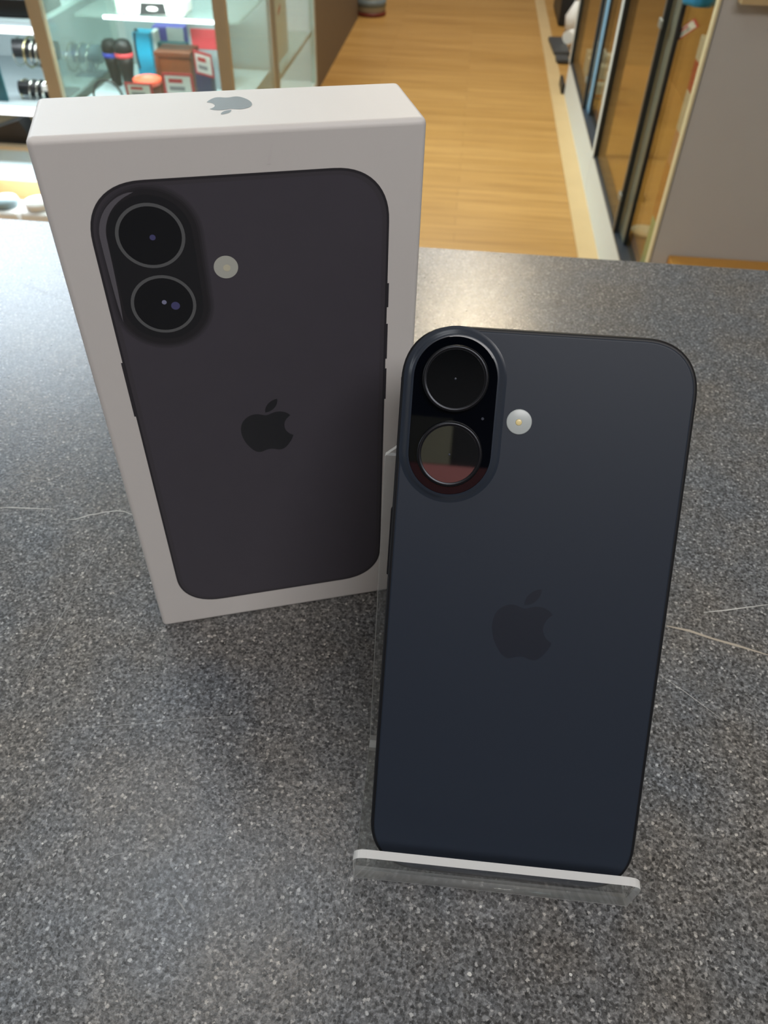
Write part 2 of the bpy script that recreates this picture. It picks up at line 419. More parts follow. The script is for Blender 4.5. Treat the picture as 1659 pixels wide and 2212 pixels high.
for k_, (rr_, mm_) in enumerate([(.0125, 'print_fade_a'), (.0121, 'print_fade_b'), (.0116, 'print_fade_c'), (.0111, 'print_fillet')]):
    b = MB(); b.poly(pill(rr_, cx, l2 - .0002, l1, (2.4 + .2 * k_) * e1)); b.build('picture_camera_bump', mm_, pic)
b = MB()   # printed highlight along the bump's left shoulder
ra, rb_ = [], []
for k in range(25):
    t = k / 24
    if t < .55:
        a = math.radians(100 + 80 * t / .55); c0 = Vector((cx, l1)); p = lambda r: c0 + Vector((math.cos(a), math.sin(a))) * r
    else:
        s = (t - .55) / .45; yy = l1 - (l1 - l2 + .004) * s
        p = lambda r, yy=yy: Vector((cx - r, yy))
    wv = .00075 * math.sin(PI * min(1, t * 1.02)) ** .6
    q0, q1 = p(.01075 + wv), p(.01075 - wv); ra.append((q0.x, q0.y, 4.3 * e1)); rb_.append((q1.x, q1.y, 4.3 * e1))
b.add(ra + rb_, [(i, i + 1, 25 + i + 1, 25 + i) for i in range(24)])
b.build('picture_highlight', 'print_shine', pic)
b = MB(); b.poly(pill(.0098, cx, l2, l1, 4 * e1)); b.build('picture_camera_glass', 'print_dark', pic)
for yy in (l1, l2):
    b = MB(); ring_flat(b, .0072, .0080, cx, yy, 6 * e1); lr = b.build('picture_lens_ring', 'print_ring', pic)
    b = MB(); b.poly(disc(.0072, cx, yy, 5.5 * e1)); b.build('picture_lens', 'print_black', pic)
for dx, dy, r, mm in [(.0004, -.0003, .0007, 'print_glint'), (.0002, -17.75e-3 + .0005, .0006, 'print_glint_pale'), (.0028, -17.9e-3 - .0006, .0011, 'print_glint')]:
    b = MB(); b.poly(disc(r, cx + dx, l1 + dy, 6 * e1, 20)); b.build('picture_glint', mm, pic)
b = MB(); b.poly(disc(.0030, .0300, .1252, 3 * e1)); b.build('picture_flash', 'print_flash', pic)
b = MB(); b.poly(disc(.0009, .0302, .1250, 4 * e1)); b.build('picture_flash_core', 'print_flash_core', pic)
b = MB(); emblem(b, .0153, .0360, .0744, 3 * e1); b.build('picture_emblem', 'print_logo', pic)
# emblem on the lid, upside down seen from the front
b = MB(); emblem(b, .0104, .0446, .0158, BH + .00004, flip=-1); b.build('lid_emblem', 'grey_foil', carton)
# crease below the top edge
for (x0, z0, x1, z1, w) in [(.0512, .1600, .0524, .1645, .0004)]:
    b = MB(); b.add([(x0 - w, -.00005, z0), (x0 + w, -.00005, z0), (x1 + w * .4, -.00005, z1), (x1 - w * .4, -.00005, z1)], [(0, 1, 2, 3)])
    b.build('crease', 'dent_shade', carton)

# ------------------------------------------------------------------ the telephone
pyaw, lean, proll = -.0989, .5862, .0192
ex0 = Vector((math.cos(pyaw), math.sin(pyaw), 0)); ey_ = Vector((-math.sin(pyaw), math.cos(pyaw), 0))
up = Vector((0, 0, 1)) * math.cos(lean) + ey_ * math.sin(lean)
ex = ex0 * math.cos(proll) + up * math.sin(proll); up2 = -ex0 * math.sin(proll) + up * math.cos(proll)
nn = ex.cross(up2)
ex, up2, nn = rv(*ex), rv(*up2), rv(*nn)
po = rm(34.06, 82.94, 6.99)
Mph = Matrix(((ex.x, up2.x, nn.x, po.x), (ex.y, up2.y, nn.y, po.y), (ex.z, up2.z, nn.z, po.z), (0, 0, 0, 1)))
phone = tag(empty('smartphone', matrix=Mph), 'real black smartphone leaning back-out on the clear acrylic stand', 'phone')
W2, H2, TK = .0716, .1476, .0078
RC = .0142
def pr(i, z): return rrect(W2 - 2 * i, H2 - 2 * i, RC - i, z, 0, H2 / 2)
b = MB()
b.loops([pr(i, z) for i, z in [(.00105, -.0001), (.0007, -.00008), (.00035, -.00028), (.0001, -.0007), (0, -.0012), (0, -.0066), (.0001, -.0071), (.00035, -.0075), (.0008, -.00775)]])
body = b.build('frame', 'phone_metal', phone)
for (s, v) in [(1, .0132), (-1, .0132), (-1, .1340), (1, .1340)]:
    bx('antenna_band', (s * W2 / 2 - .00004, v - .0004, -.0066), (s * W2 / 2 + .00004, v + .0004, -.0012), 'phone_band', body)
b = MB(); b.loops([pr(i, z) for i, z in [(.0010, -.0001), (.00105, .00002), (.0014, .00006)]]); b.build('back_glass', 'phone_back', phone)
b = MB(); b.loops([pr(i, z) for i, z in [(.0008, -.0077), (.0010, -.0078)]]); b.build('screen', 'phone_screen', phone)
for x, y0, y1 in [(-.0358, .0832, .1010), (.0358, .1098, .1169), (.0358, .0934, .1047), (.0358, .0793, .0901)]:
    bb = MB(); bb.box((x - .00045, y0, -.0053), (x + .00045, y1, -.0025)); bb.build('side_button', 'phone_metal', phone, .0003, 3)
CXL, LT, LB = -.0224, .1349, .1165
b = MB()
b.loops([pill(r, CXL, LB, LT, z) for r, z in [(.0127, -.00002), (.0124, .0001), (.0120, .00022), (.0116, .00045), (.0112, .0008), (.0109, .00108), (.0106, .00125), (.0102, .0013)]], False, False)
bump = b.build('camera_bump', 'phone_fillet', phone)
b = MB(); b.loops([pill(r, CXL, LB, LT, z) for r, z in [(.01022, .0012), (.0102, .00131), (.0101, .00133)]], smooth=False); b.build('bump_glass', 'phone_glass', bump)
for yy in (LT, LB):
    b = MB(); b.lathe([(.0081, .0013), (.0081, .0026), (.00795, .0029), (.0077, .00305), (.0073, .00305), (.0071, .0029)], 56, 0, (CXL, yy, 0))
    ln = b.build('camera_lens', 'lens_metal', phone)
    b = MB(); b.loops([disc(.00708, CXL, yy, .00286, 56), disc(.00700, CXL, yy, .00294, 56)], False, True, 0, False); b.build('lens_glass', 'lens_glass', ln)
    b = MB(); b.lathe([(.00028, .00295), (.0002, .00297), (.0001, .00298)], 20, 0, (CXL, yy, 0)); b.build('lens_centre', 'lens_iris', ln)
b = MB(); b.lathe([(.0031, 0), (.0031, .0002), (.0029, .00028), (.0002, .0003)], 40, 0, (-.0060, .1255, 0)); fl = b.build('flash_lamp', 'flash_white', phone)
b = MB(); b.lathe([(.0008, .0003), (.0007, .00036), (.0002, .0004)], 20, 0, (-.0061, .1254, 0)); b.build('flash_emitter', 'flash_amber', fl)
b = MB(); emblem(b, .0155, 0, H2 / 2 + .0002, .00011); b.build('emblem', 'phone_logo', phone)
b = MB(); b.poly(disc(.00035, -.0150, .1257, .0014, 16)); b.build('microphone_hole', 'lens_iris', bump)

# ------------------------------------------------------------------ clear acrylic stand, one folded sheet
so = rm(-5.3, 85.35, 0); syaw = math.radians(-4.18) + TH
stand_m = Matrix.Translation(so + Vector((0, -.0010, .00005))) @ Matrix.Rotation(syaw, 4, 'Z')
SW, T = .0757, .0022
def fillet_path(P, rad, n=6):
    out = [P[0]]
    for i in range(1, len(P) - 1):
        a, c, d = Vector(P[i - 1]), Vector(P[i]), Vector(P[i + 1])
        u, w = (a - c).normalized(), (d - c).normalized(); ang = u.angle(w); r = rad[i - 1]
        dist = r / math.tan(ang / 2); mid = (u + w).normalized(); ce = c + mid * (r / math.sin(ang / 2))
        p0, p1 = c + u * dist, c + w * dist
        v0, v1 = p0 - ce, p1 - ce
        for k in range(n + 1):
            t = k / n; v = v0.lerp(v1, t).normalized() * r; out.append(ce + v)
    out.append(Vector(P[-1])); return [Vector(p) for p in out]
rt = Vector((.0725, .0995)); rbot = Vector((.0425, T / 2))
cl = fillet_path([(-.0004, .0203), (.0010, T / 2), tuple(rbot), tuple(rt)], [.0026, .003])
off = []
for i, p in enumerate(cl):
    t = (cl[min(i + 1, len(cl) - 1)] - cl[max(i - 1, 0)]).normalized(); off.append(Vector((-t.y, t.x)))
# arc length from each end for the rounded corners of lip and rest
def width_in(dist, r):
    if dist >= r: return 0
    return r - math.sqrt(max(0, r * r - (r - dist) ** 2))
dense = []; fold = []
for i in range(len(cl) - 1):
    seg = (cl[i + 1] - cl[i]).length; k = max(1, int(seg / .004))
    if i in (0, len(cl) - 2): k = 40
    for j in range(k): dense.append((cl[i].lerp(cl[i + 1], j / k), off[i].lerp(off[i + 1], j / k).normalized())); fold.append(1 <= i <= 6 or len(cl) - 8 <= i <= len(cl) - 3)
dense.append((cl[-1], off[-1]))
acc = [0]
for i in range(1, len(dense)): acc.append(acc[-1] + (dense[i][0] - dense[i - 1][0]).length)
tot = acc[-1]
V, F, MI, SMo = [], [], [], []
for (p, o_), s in zip(dense, acc):
    w = max(width_in(s, .0035), width_in(tot - s, .003))
    for sgn in (1, -1):
        q = p + o_ * (sgn * T / 2)
        V.append((w, q.x, q.y)); V.append((SW - w, q.x, q.y))
b = MB(); n = len(dense); fs = []; mi = []
for i in range(n - 1):
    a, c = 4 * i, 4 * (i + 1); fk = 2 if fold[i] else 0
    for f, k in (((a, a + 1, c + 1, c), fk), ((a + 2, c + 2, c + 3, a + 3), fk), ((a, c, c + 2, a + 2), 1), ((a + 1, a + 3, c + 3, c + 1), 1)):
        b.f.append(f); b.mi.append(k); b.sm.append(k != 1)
b.v = V
b.f.append((0, 2, 3, 1)); b.mi.append(1); b.sm.append(False)
e = 4 * (n - 1); b.f.append((e, e + 1, e + 3, e + 2)); b.mi.append(1); b.sm.append(False)
stand = b.build('phone_stand', ['acrylic', 'acrylic_edge', 'acrylic_fold_glint'], None, matrix=stand_m)
tag(stand, 'clear bent acrylic display stand holding up the real phone', 'stand')

# ------------------------------------------------------------------ right: two glass-door display cabinets and the end panel
XR = .486
def door_cabinet(y0, y1, label, post, stile):
    c = empty('display_cabinet', (XR, y0, 0)); tag(c, label, 'cabinet', 'sliding-door cabinets along the aisle')
    D = y1 - y0; w = .45
    def pb(name, lo, hi, m, bv=0): return bx(name, lo, hi, m, c, bv)
    pb('plinth', (0, .001, 0), (.02, D - .001, .150), 'white_panel')
    pb('base_board', (.021, .001, .03), (w, D - .001, .149), 'cabinet_wood')
    pb('back_panel', (w, .001, 0), (w + .016, D - .001, 1.9), 'cabinet_wood')
    pb('top_panel', (0, .001, 1.88), (w, D - .001, 1.9), 'white_panel')
    pb('shelf', (.09, .02, .78), (w - .005, D - .02, .788), 'show_glass')
    pb('door_track', (0, .001, .1505), (.045, D - .001, .158), 'navy_track')
    d = pb('glass_door', (.006, post - y0, .1585), (.012, D - .02, 1.878), 'door_glass')
    bx('edge_profile', (-.0005, post - y0 - .012, .1585), (.014, post - y0 + .002, 1.878), 'track_black', d)
    bx('edge_seal', (-.001, post - y0 + .002, .1585), (.0055, post - y0 + .007, 1.878), 'grey_alu', d)
    d = pb('glass_door', (.030, .02, .1585), (.036, post - y0 + .02, 1.878), 'door_glass')
    bx('door_stile', (.0195, post - y0 - .085, .1585), (.0295, post - y0 + .02, 1.878), stile, d)
    bx('stile_seal', (.019, post - y0 - .098, .1585), (.0295, post - y0 - .0855, 1.878), 'track_black', d)
    f = pb('frame_post', (-.003, D - .04, .1505), (.04, D - .001, 1.88), 'white_panel')
    bx('shadow_gap', (-.0025, D - .052, .1505), (.04, D - .0405, 1.88), 'track_black', f)
    for zz in (.255, .70): bx('door_lock', (-.008, post - y0 - .028, zz), (-.0015, post - y0 + .012, zz + .022), 'grey_alu', c, .003)
    return c
door_cabinet(1.905, 3.062, 'nearer sliding glass door cabinet, next to the grey board', 2.377, 'stile_grey')
door_cabinet(3.064, 4.315, 'farther sliding glass door cabinet on white plinth, behind the nearer', 3.576, 'stile_blue_reflection')  # blue stile colour stands in for a reflection on the post
pan = tag(empty('end_panel', (XR, 1.885, 0)), 'tall grey brown board closing the cabinet row at right', 'panel')
bx('board', (.006, 0, 0), (.62, .018, 1.9), 'grey_board', pan)
bx('edge_strip', (0, -.001, 0), (.0055, .019, 1.9), 'cream_edge', pan)
bx('edge_groove', (.0056, -.0015, 0), (.0075, -.0002, 1.9), 'dark_grey', pan)
led = tag(empty('wall_ledge', (XR, 1.884, 0)), 'small pale ledge near the top of the grey board', 'ledge')
bx('ledge_board', (.035, -.035, .852), (.5, -.001, .868), 'light_wood', led)
tag(bx('timber_rail', (.533, 1.78, .285), (1.08, 1.883, .318), 'ochre_wood', None, .002), 'ochre timber rail low across the grey board, above counter edge', 'rail')

def flat_card(name, P, wv, hv, t, m, parent=None):
    """thin card from corner P spanning vectors wv and hv with thickness t"""
    n_ = wv.cross(hv).normalized() * t; P = Vector(P)
    b = MB(); vs = [P, P + wv, P + wv + hv, P + hv]; vs += [v + n_ for v in vs]
    b.add(vs, [(0, 3, 2, 1), (4, 5, 6, 7), (0, 1, 5, 4), (1, 2, 6, 5), (2, 3, 7, 6), (3, 0, 4, 7)])
    return b.build(name, m, parent)

def price_tag(label, P, wv, hv, group='red bordered price tags'):
    """white card with red border; P lower left corner"""
    r = empty('price_tag', P); tag(r, label, 'price tag', group)
    n_ = wv.cross(hv).normalized(); o = Vector((0, 0, 0))
    flat_card('card', o, wv, hv, .0012, 'red_print', r)
    flat_card('paper_panel', o + wv * .09 + hv * .10 + n_ * .0013, wv * .82, hv * .78, .0004, 'white_card', r)
    flat_card('printed_mark', o + wv * .2 + hv * .58 + n_ * .0018, wv * .45, hv * .18, .0003, 'red_print', r)
    flat_card('price_line', o + wv * .2 + hv * .25 + n_ * .0018, wv * .5, hv * .18, .0003, 'grey_print', r)
    return r

# things inside and in front of the right cabinets
P_, Q_, R_ = atx(1459, 70, .52), atx(1502, 39, .52), atx(1466, 87, .52)
price_tag('long tilted price tag behind the nearer glass door', R_, Q_ - P_, P_ - R_)
zz = .1495
for h, w, mm, nm in [(.17, .05, 'pale_green', 'pale green carton at the bottom of the stack beside the grey board'),
                     (.14, .055, 'tan_orange', 'orange tan carton second from the bottom of the stack beside the grey board'),
                     (.08, .05, 'salmon_card', 'salmon pink carton third from the bottom of the stack beside the grey board'),
                     (.09, .045, 'white_card', 'white carton fourth from the bottom of the stack beside the grey board'),
                     (.065, .045, 'red_print', 'red carton between two white ones in the stack beside the grey board'),
                     (.05, .045, 'white_card', 'white carton above the red one in the stack beside the grey board')]:
    o = bx('product_carton', (0, 0, 0), (.12, w * 1.5, h - .001), mm, None, .002); o.location = (.527, 2.045 + .006 * math.sin(zz * 40), zz); tag(o, nm, 'carton', 'cartons stacked beside the grey board'); zz += h
o = bx('product_carton', (0, 0, 0), (.12, .05, .12), 'pale_green', None, .002); o.location = (.585, 2.06, .7885); tag(o, 'pale green carton on the glass shelf next to the grey board', 'carton')
q = atz(1512, 10, .79); b = MB()
b.loops([[(q.x + r * 1.3 * math.cos(a) * (1 + .2 * math.sin(3 * a)), q.y + r * math.sin(a), .7885 + z) for a in [2 * PI * k / 18 for k in range(18)]] for r, z in [(.026, 0), (.03, .012), (.024, .028), (.01, .036)]])
o = b.build('cloth_pouch', 'blue_cloth'); tag(o, 'blue cloth pouch on the glass shelf of the nearer cabinet', 'pouch')
q = atz(1392, 500, .16); b = MB(); b.lathe([(.022, .0), (.036, .006), (.042, .014), (.038, .013), (.001, .006)], 28)
o = b.build('pale_dish', 'white_card'); o.location = (max(.56, q.x), q.y, .1497); tag(o, 'pale round dish low inside the nearer cabinet', 'dish')
rnd = random.Random(3)
ordinal = ['first', 'second', 'third', 'fourth', 'fifth', 'sixth', 'seventh', 'eighth', 'ninth']
spots = []
for (px, py) in [(1301, 226), (1285, 222), (1306, 196), (1288, 190), (1268, 186), (1300, 164), (1284, 156), (1262, 162), (1272, 132)]:
    q = atz(px, py, .15); spots.append((min(.86, max(.53, q.x)), min(4.15, q.y)))
used = []
for i, (x, y) in enumerate(sorted(spots, key=lambda t: t[1])):
    for _ in range(60):
        if all(abs(x - a) > .062 or abs(y - c) > .075 for a, c in used): break
        y += .012
    used.append((x, y))
    w, d, h = rnd.uniform(.045, .056), rnd.uniform(.05, .065), rnd.uniform(.05, .10)
    o = bx('white_packet', (0, 0, 0), (w, d, h), 'white_card', None, .003)
    o.location = (x, y, .1495)
    tag(o, 'small white packet in the farther cabinet, %s counted from its near end' % ordinal[i], 'packet', 'white packets in the farther cabinet')
    bx('packet_label', (.004, -.0006, .006), (w - .004, -.0001, h * .3), 'orange_print' if i % 2 else 'grey_print', o)
# dark and white items on the floor strip past the cabinets
def floor_item(name, px, py, size, m, label, cat, rz=0):
    q = atz(px, py, 0); o = bx(name, (-size[0] / 2, -size[1] / 2, 0), (size[0] / 2, size[1] / 2, size[2]), m, None, .004)
    o.location = (q.x, q.y, .0062); o.rotation_euler = (0, 0, rz); tag(o, label, cat); return o
floor_item('stand_foot', 1206, 106, (.09, .34, .02), 'dark_grey', 'dark flat foot plate on the pale strip under a white roll', 'foot plate', .05)
floor_item('stand_foot', 1213, 134, (.07, .10, .02), 'dark_grey', 'small dark oval foot between the white roll and cabinet end', 'foot plate')
floor_item('black_bag', 1216, 36, (.10, .55, .20), 'black_plastic', 'black bag on the pale strip at top of the picture', 'bag')
q = atz(1224, 100, 0)
b = MB(); b.tube([(q.x - .01, q.y - .06, .058), (q.x + .05, q.y + .02, .058)], .034, 20); o = b.build('paper_roll', 'white_card'); tag(o, 'white paper roll resting on a dark foot plate', 'roll')
q = atz(1236, 70, 0)
b = MB(); b.tube([(q.x, q.y, .01), (q.x, q.y + .02, .08), (q.x + .01, q.y + .02, .16)], [.05, .055, .02], 14); o = b.build('plastic_bag', 'white_card'); tag(o, 'white plastic bag beside the black bag on pale strip', 'bag')
q = atz(1213, 203, 0)
floor_item('black_block', 1212, 196, (.016, .16, .045), 'black_plastic', 'narrow black block standing at the end of the white plinth', 'block')

# ------------------------------------------------------------------ left: glass show cabinets
YF, XL = 2.57, -.735
XP = -1.293
cabA = tag(empty('glass_cabinet', (-2.45, YF, 0)), 'leftmost glass cabinet showing bracelets on black stands', 'cabinet')
def pa(name, lo, hi, m, bv=0, par=None):
    return bx(name, (lo[0] + 2.45, lo[1] - YF, lo[2]), (hi[0] + 2.45, hi[1] - YF, hi[2]), m, par or cabA, bv)
XA0 = -2.45
pa('kickboard', (XA0, YF + .02, 0), (XP - .03, YF + .60, .055), 'white_panel')
pa('lower_deck', (XA0, YF - .01, .056), (XP - .03, YF + .60, .118), 'light_wood')
pa('drawer_front', (XA0, YF + .004, .119), (XP - .03, YF + .02, .214), 'panel_blue')
pa('base_shelf', (XA0, YF, .215), (XP - .03, YF + .58, .226), 'post_wood')
pa('shelf', (XA0, YF + .02, .338), (XP - .03, YF + .58, .348), 'shelf_grey')
sa = pa('shelf', (XA0, YF + .02, .578), (XP - .03, YF + .58, .590), 'shelf_grey')
pa('led_strip', (XA0, YF + .004, .560), (XP - .03, YF + .018, .577), 'led_white')
pa('led_strip', (XA0, YF + .004, .326), (XP - .03, YF + .018, .348), 'led_white')
pa('back_panel', (XA0, YF + .585, .056), (XP - .03, YF + .6, 1.9), 'backing')
pa('side_panel', (XA0 - .016, YF, 0), (XA0 - .001, YF + .6, 1.9), 'backing')
pa('top_panel', (XA0, YF, 1.88), (XP - .03, YF + .584, 1.9), 'white_panel')
pa('corner_post', (XP - .024, YF - .012, 0), (XP + .018, YF + .014, 1.9), 'post_wood')
pa('side_glass', (XP - .006, YF + .016, .056), (XP, YF + .58, 1.88), 'show_glass')

cabB = tag(empty('glass_cabinet', (XP, YF, 0)), 'glass cabinet between two tan posts, holding microphones and boxed goods', 'cabinet')
def pbb(name, lo, hi, m, bv=0, par=None):
    return bx(name, (lo[0] - XP, lo[1] - YF, lo[2]), (hi[0] - XP, hi[1] - YF, hi[2]), m, par or cabB, bv)
B0, B1 = XP + .02, XL - .002
SB = .345
pbb('base', (B0, YF + .01, 0), (B1, YF + .6, .11), 'white_panel')
pbb('shelf', (B0, YF + .012, SB - .008), (B1, YF + .58, SB), 'shelf_grey')
pbb('shelf', (B0, YF + .20, .572), (B1, YF + .58, .580), 'show_glass')
pbb('led_strip', (B0 + .1, YF + .188, .572), (B1 - .06, YF + .199, .580), 'led_white')
pbb('back_panel', (B0, YF + .60, .12), (B1, YF + .61, 1.9), 'backing')
pbb('top_panel', (B0, YF, 1.88), (B1, YF + .6, 1.9), 'white_panel')
pbb('front_glass', (B0, YF, .11), (B1 - .02, YF + .006, 1.878), 'show_glass')
pbb('corner_post', (B1 - .018, YF - .01, 0), (B1 + .02, YF + .012, 1.9), 'post_wood')
pbb('side_glass', (B1 + .006, YF + .014, .11), (B1 + .012, YF + .585, 1.878), 'show_glass')

YC0, YC1 = 3.19, 4.13
cabC = tag(empty('glass_cabinet', (XL, YC0, 0)), 'glass cabinet with aluminium posts beside the aisle, before brown base', 'cabinet')
def pc(name, lo, hi, m, bv=0, par=None):
    return bx(name, (lo[0] - XL, lo[1] - YC0, lo[2]), (hi[0] - XL, hi[1] - YC0, hi[2]), m, par or cabC, bv)
pc('base', (-1.5, YC0 + .01, 0), (XL - .002, YC1, .05), 'white_panel')
pc('corner_post', (XL - .022, YC0, 0), (XL + .004, YC0 + .02, 1.9), 'alu')
pc('corner_post', (XL - .022, YC0 + .0205, 0), (XL + .002, YC0 + .10, 1.9), 'grey_alu')
pc('corner_post', (XL - .022, YC1 - .03, 0), (XL + .004, YC1, 1.9), 'alu')
pc('side_glass', (XL - .010, YC0 + .102, .05), (XL - .004, YC1 - .032, 1.878), 'show_glass')
pc('shelf', (-1.5, YC0 + .03, .262), (XL - .013, YC1 - .035, .270), 'show_glass')
pc('shelf_edge', (XL - .0128, YC0 + .102, .258), (XL - .0102, YC1 - .035, .274), 'alu')
pc('back_panel', (-1.516, YC0 + .01, 0), (-1.501, YC1, 1.9), 'backing')
pc('far_panel', (-1.5, YC1 + .001, 0), (XL, YC1 + .012, 1.9), 'white_panel')
pc('top_panel', (-1.5, YC0, 1.902), (XL, YC1, 1.92), 'white_panel')

bbx = tag(empty('base_unit', (XL, 4.16, 0)), 'low brown base unit running beyond the glass cabinet at left', 'cabinet')
bx('side_board', (-.5, 0, 0), (0, 1.55, .62), 'brown_board', bbx)
bx('top_board', (-.52, -.005, .621), (.004, 1.56, .65), 'white_panel', bbx)
q = atz(790, 40, 0)
bk = tag(empty('bucket', (q.x + .02, q.y + .12, 0)), 'pale grey bucket with a dark band past the brown base unit', 'bucket')
b = MB(); b.lathe([(.094, .0245), (.095, .12), (.098, .18), (.102, .30), (.106, .42), (.10, .43)], 28); b.build('bucket_body', 'bucket_grey', bk)
b = MB(); b.lathe([(.093, .052), (.0975, .052), (.0985, .092), (.094, .092)], 28); b.build('bucket_band', 'bucket_band', bk)
b = MB(); b.lathe([(.055, 0), (.098, .003), (.096, .023), (.05, .024)], 28); b.build('bucket_foot', 'red_brown', bk)

# --- bracelets on two-bar stand in the leftmost cabinet
YB = 2.74
c1 = at(72, 104, YB); c2 = at(84, 190, YB - .06)
st = tag(empty('jewellery_stand', (c1.x, YB, .3485)), 'black two-bar bracelet stand in the leftmost glass cabinet', 'stand')
def loc(p): return Vector(p) - st.location
b = MB(); b.tube([loc((c1.x - .062, YB - .01, c1.z)), loc((c1.x + .075, YB + .02, c1.z - .008))], .027, 20); b.build('upper_bar', 'black_plastic', st)
b = MB(); b.tube([loc((c2.x - .062, YB - .07, c2.z)), loc((c2.x + .075, YB - .04, c2.z - .004))], .021, 20); b.build('lower_bar', 'black_plastic', st)
b = MB(); b.box(loc((c1.x + .03, YB - .03, .3485)), loc((c1.x + .06, YB + .03, c1.z - .01))); b.build('stem', 'dark_grey', st)
b = MB(); b.box(loc((c1.x - .03, YB - .04, .3485)), loc((c1.x + .10, YB + .06, .3545))); b.build('foot', 'dark_grey', st)
def bracelet(cen, r, tilt, wire, m, label, grp):
    pts = []
    for k in range(28):
        a = 2 * PI * k / 28
        v = Vector((math.sin(tilt) * r * math.cos(a) * .35, r * math.cos(a) * .98, r * math.sin(a) * 1.12))
        pts.append(Vector(cen) + v + Vector((.004 * math.sin(a), 0, -.012)))
    b = MB(); b.tube(pts, wire, 8, 0, True); o = b.build('bracelet', m); tag(o, label, 'bracelet', grp); return o
ordn = ['first', 'second', 'third', 'fourth', 'fifth']
for i, dx in enumerate([-.052, -.014, .006, .026, .046]):
    bracelet((c1.x + dx, YB + .004, c1.z - .001), .036 + .003 * (i % 2), .5, .0028 if i != 1 else .0036, 'gold' if i == 1 else 'silver', '%s bracelet, %s from the left on the upper black bar' % ('gold toned' if i == 1 else 'silver', ordn[i]), 'bracelets on the black stand')
for i, dx in enumerate([-.050, -.020, .004, .026]):
    bracelet((c2.x + dx, YB - .055, c2.z + .002), .0285, .5, .0028 if i < 3 else .005, 'gold' if i == 0 else 'silver', '%s bracelet, %s from the left on the lower black bar' % ('gold toned' if i == 0 else 'silver', ordn[i]), 'bracelets on the black stand')
w = bx('watch', (0, 0, 0), (.055, .008, .018), 'white_card', None, .002); w.location = at(92, 197, YB - .096); tag(w, 'pale watch face hanging at the lower bracelet bar', 'watch')
# second, single bar stand deeper in, partly behind the tan post
c3 = at(190, 117, 2.98)
st2 = tag(empty('jewellery_stand', (c3.x, 2.98, .3485)), 'slate blue bracelet bar seen through glass right of the tan post', 'stand')
b = MB(); b.tube([(-.052, 0, c3.z - .3485), (.045, .01, c3.z - .3485)], .030, 20); b.build('upper_bar', 'slate_bar', st2)
bx('stem', (-.012, -.012, .004), (.012, .012, c3.z - .3485), 'slate_bar', st2)
bx('foot', (-.045, -.04, 0), (.045, .04, .0039), 'slate_bar', st2)
for i, dx in enumerate([-.060, -.022, .012]):
    bracelet((c3.x + dx, 2.984, c3.z), .040, .5, .003, 'silver', 'silver bracelet, %s from the left on the slate blue bar' % ordn[i], 'bracelets on the slate blue bar')
# dark goods in the leftmost cabinet
o = bx('black_case', (0, 0, 0), (.30, .18, .05), 'black_plastic', None, .004); o.location = (at(5, 40, 2.62).x - .19, 2.63, .5902); tag(o, 'flat black case on the upper shelf of the leftmost cabinet', 'case')
o = bx('white_case', (0, 0, 0), (.24, .10, .02), 'white_card', None, .004); o.location = (at(5, 8, 2.7).x - .17, 2.66, .6405); tag(o, 'white box lying on the flat black case', 'box')
o = bx('display_board', (0, 0, 0), (.16, .012, .205), 'teal_card', None, .002); o.location = (at(10, 150, 2.63).x - .18, 2.63, .3485); tag(o, 'dark teal upright board left of the bracelet stand', 'board')
pw = at(20, 270, 2.60); b = MB()
b.loops([[(-.10, 0, 0), (.045, 0, 0), (.055, .0, .035), (.035, 0, .075), (-.10, 0, .03)], [(-.10, .07, 0), (.045, .07, 0), (.055, .07, .035), (.035, .07, .075), (-.10, .07, .03)]], smooth=False)
o = b.build('black_wedge', 'black_plastic'); o.location = (pw.x, 2.60, .2262); tag(o, 'black angular display wedge under the lit shelf', 'wedge')
for i, (x, y, s) in enumerate([(22, 448, .055), (92, 455, .05)]):
    q = at(x, 470, 2.40)
    o = empty('white_tub', (q.x, 2.40, 0)); tag(o, ['white tub with blue grey lid, left of two behind the counter edge', 'white tub next to the retail box, behind the counter edge'][i], 'tub', 'white tubs behind the counter')
    bx('tub_body', (-s, -s, 0), (s, s, .10), 'white_card', o, .012, 3)
    b = MB(); b.lathe([(.04, .101), (.045, .115), (.04, .125), (.001, .126)], 24); b.build('lid', 'panel_blue' if i == 0 else 'white_card', o)

# --- goods in the middle glass cabinet (shelf top SB)
def mic(px, py, Y, band, label, leanx):
    h = at(px, py, Y); r = empty('microphone', (h.x, Y, SB)); tag(r, label, 'microphone', 'microphones in the glass cabinet')
    zt = h.z - SB
    b = MB(); b.lathe([(.014, zt + .030), (.024, zt + .025), (.0295, zt + .010), (.030, zt - .004), (.027, zt - .010)], 20); b.build('grille_head', 'mic_black', r)
    b = MB(); b.lathe([(.029, zt - .021), (.0305, zt - .019), (.0305, zt - .010), (.029, zt - .008)], 20); b.build('collar_band', band, r)
    b = MB(); b.lathe([(.028, zt - .021), (.026, zt - .045), (.020, zt - .075), (.017, 0.001)], 18); b.build('handle', 'mic_black', r)
    r.rotation_euler = (0, leanx, 0)
mic(239, 106, 2.88, 'band_blue', 'black microphone with a blue band in the glass cabinet', .0)
mic(266, 107, 2.80, 'red_print', 'black microphone with a red band beside the blue banded one', .0)
b = MB(); q = at(232, 198, 2.72)
b.tube([(q.x + .05 * math.cos(a), 2.72, SB + .004 + .055 * math.sin(a)) for a in [PI * k / 16 for k in range(17)]], .004, 8)
o = b.build('cable', 'black_plastic'); tag(o, 'black cable looped before the microphones', 'cable')
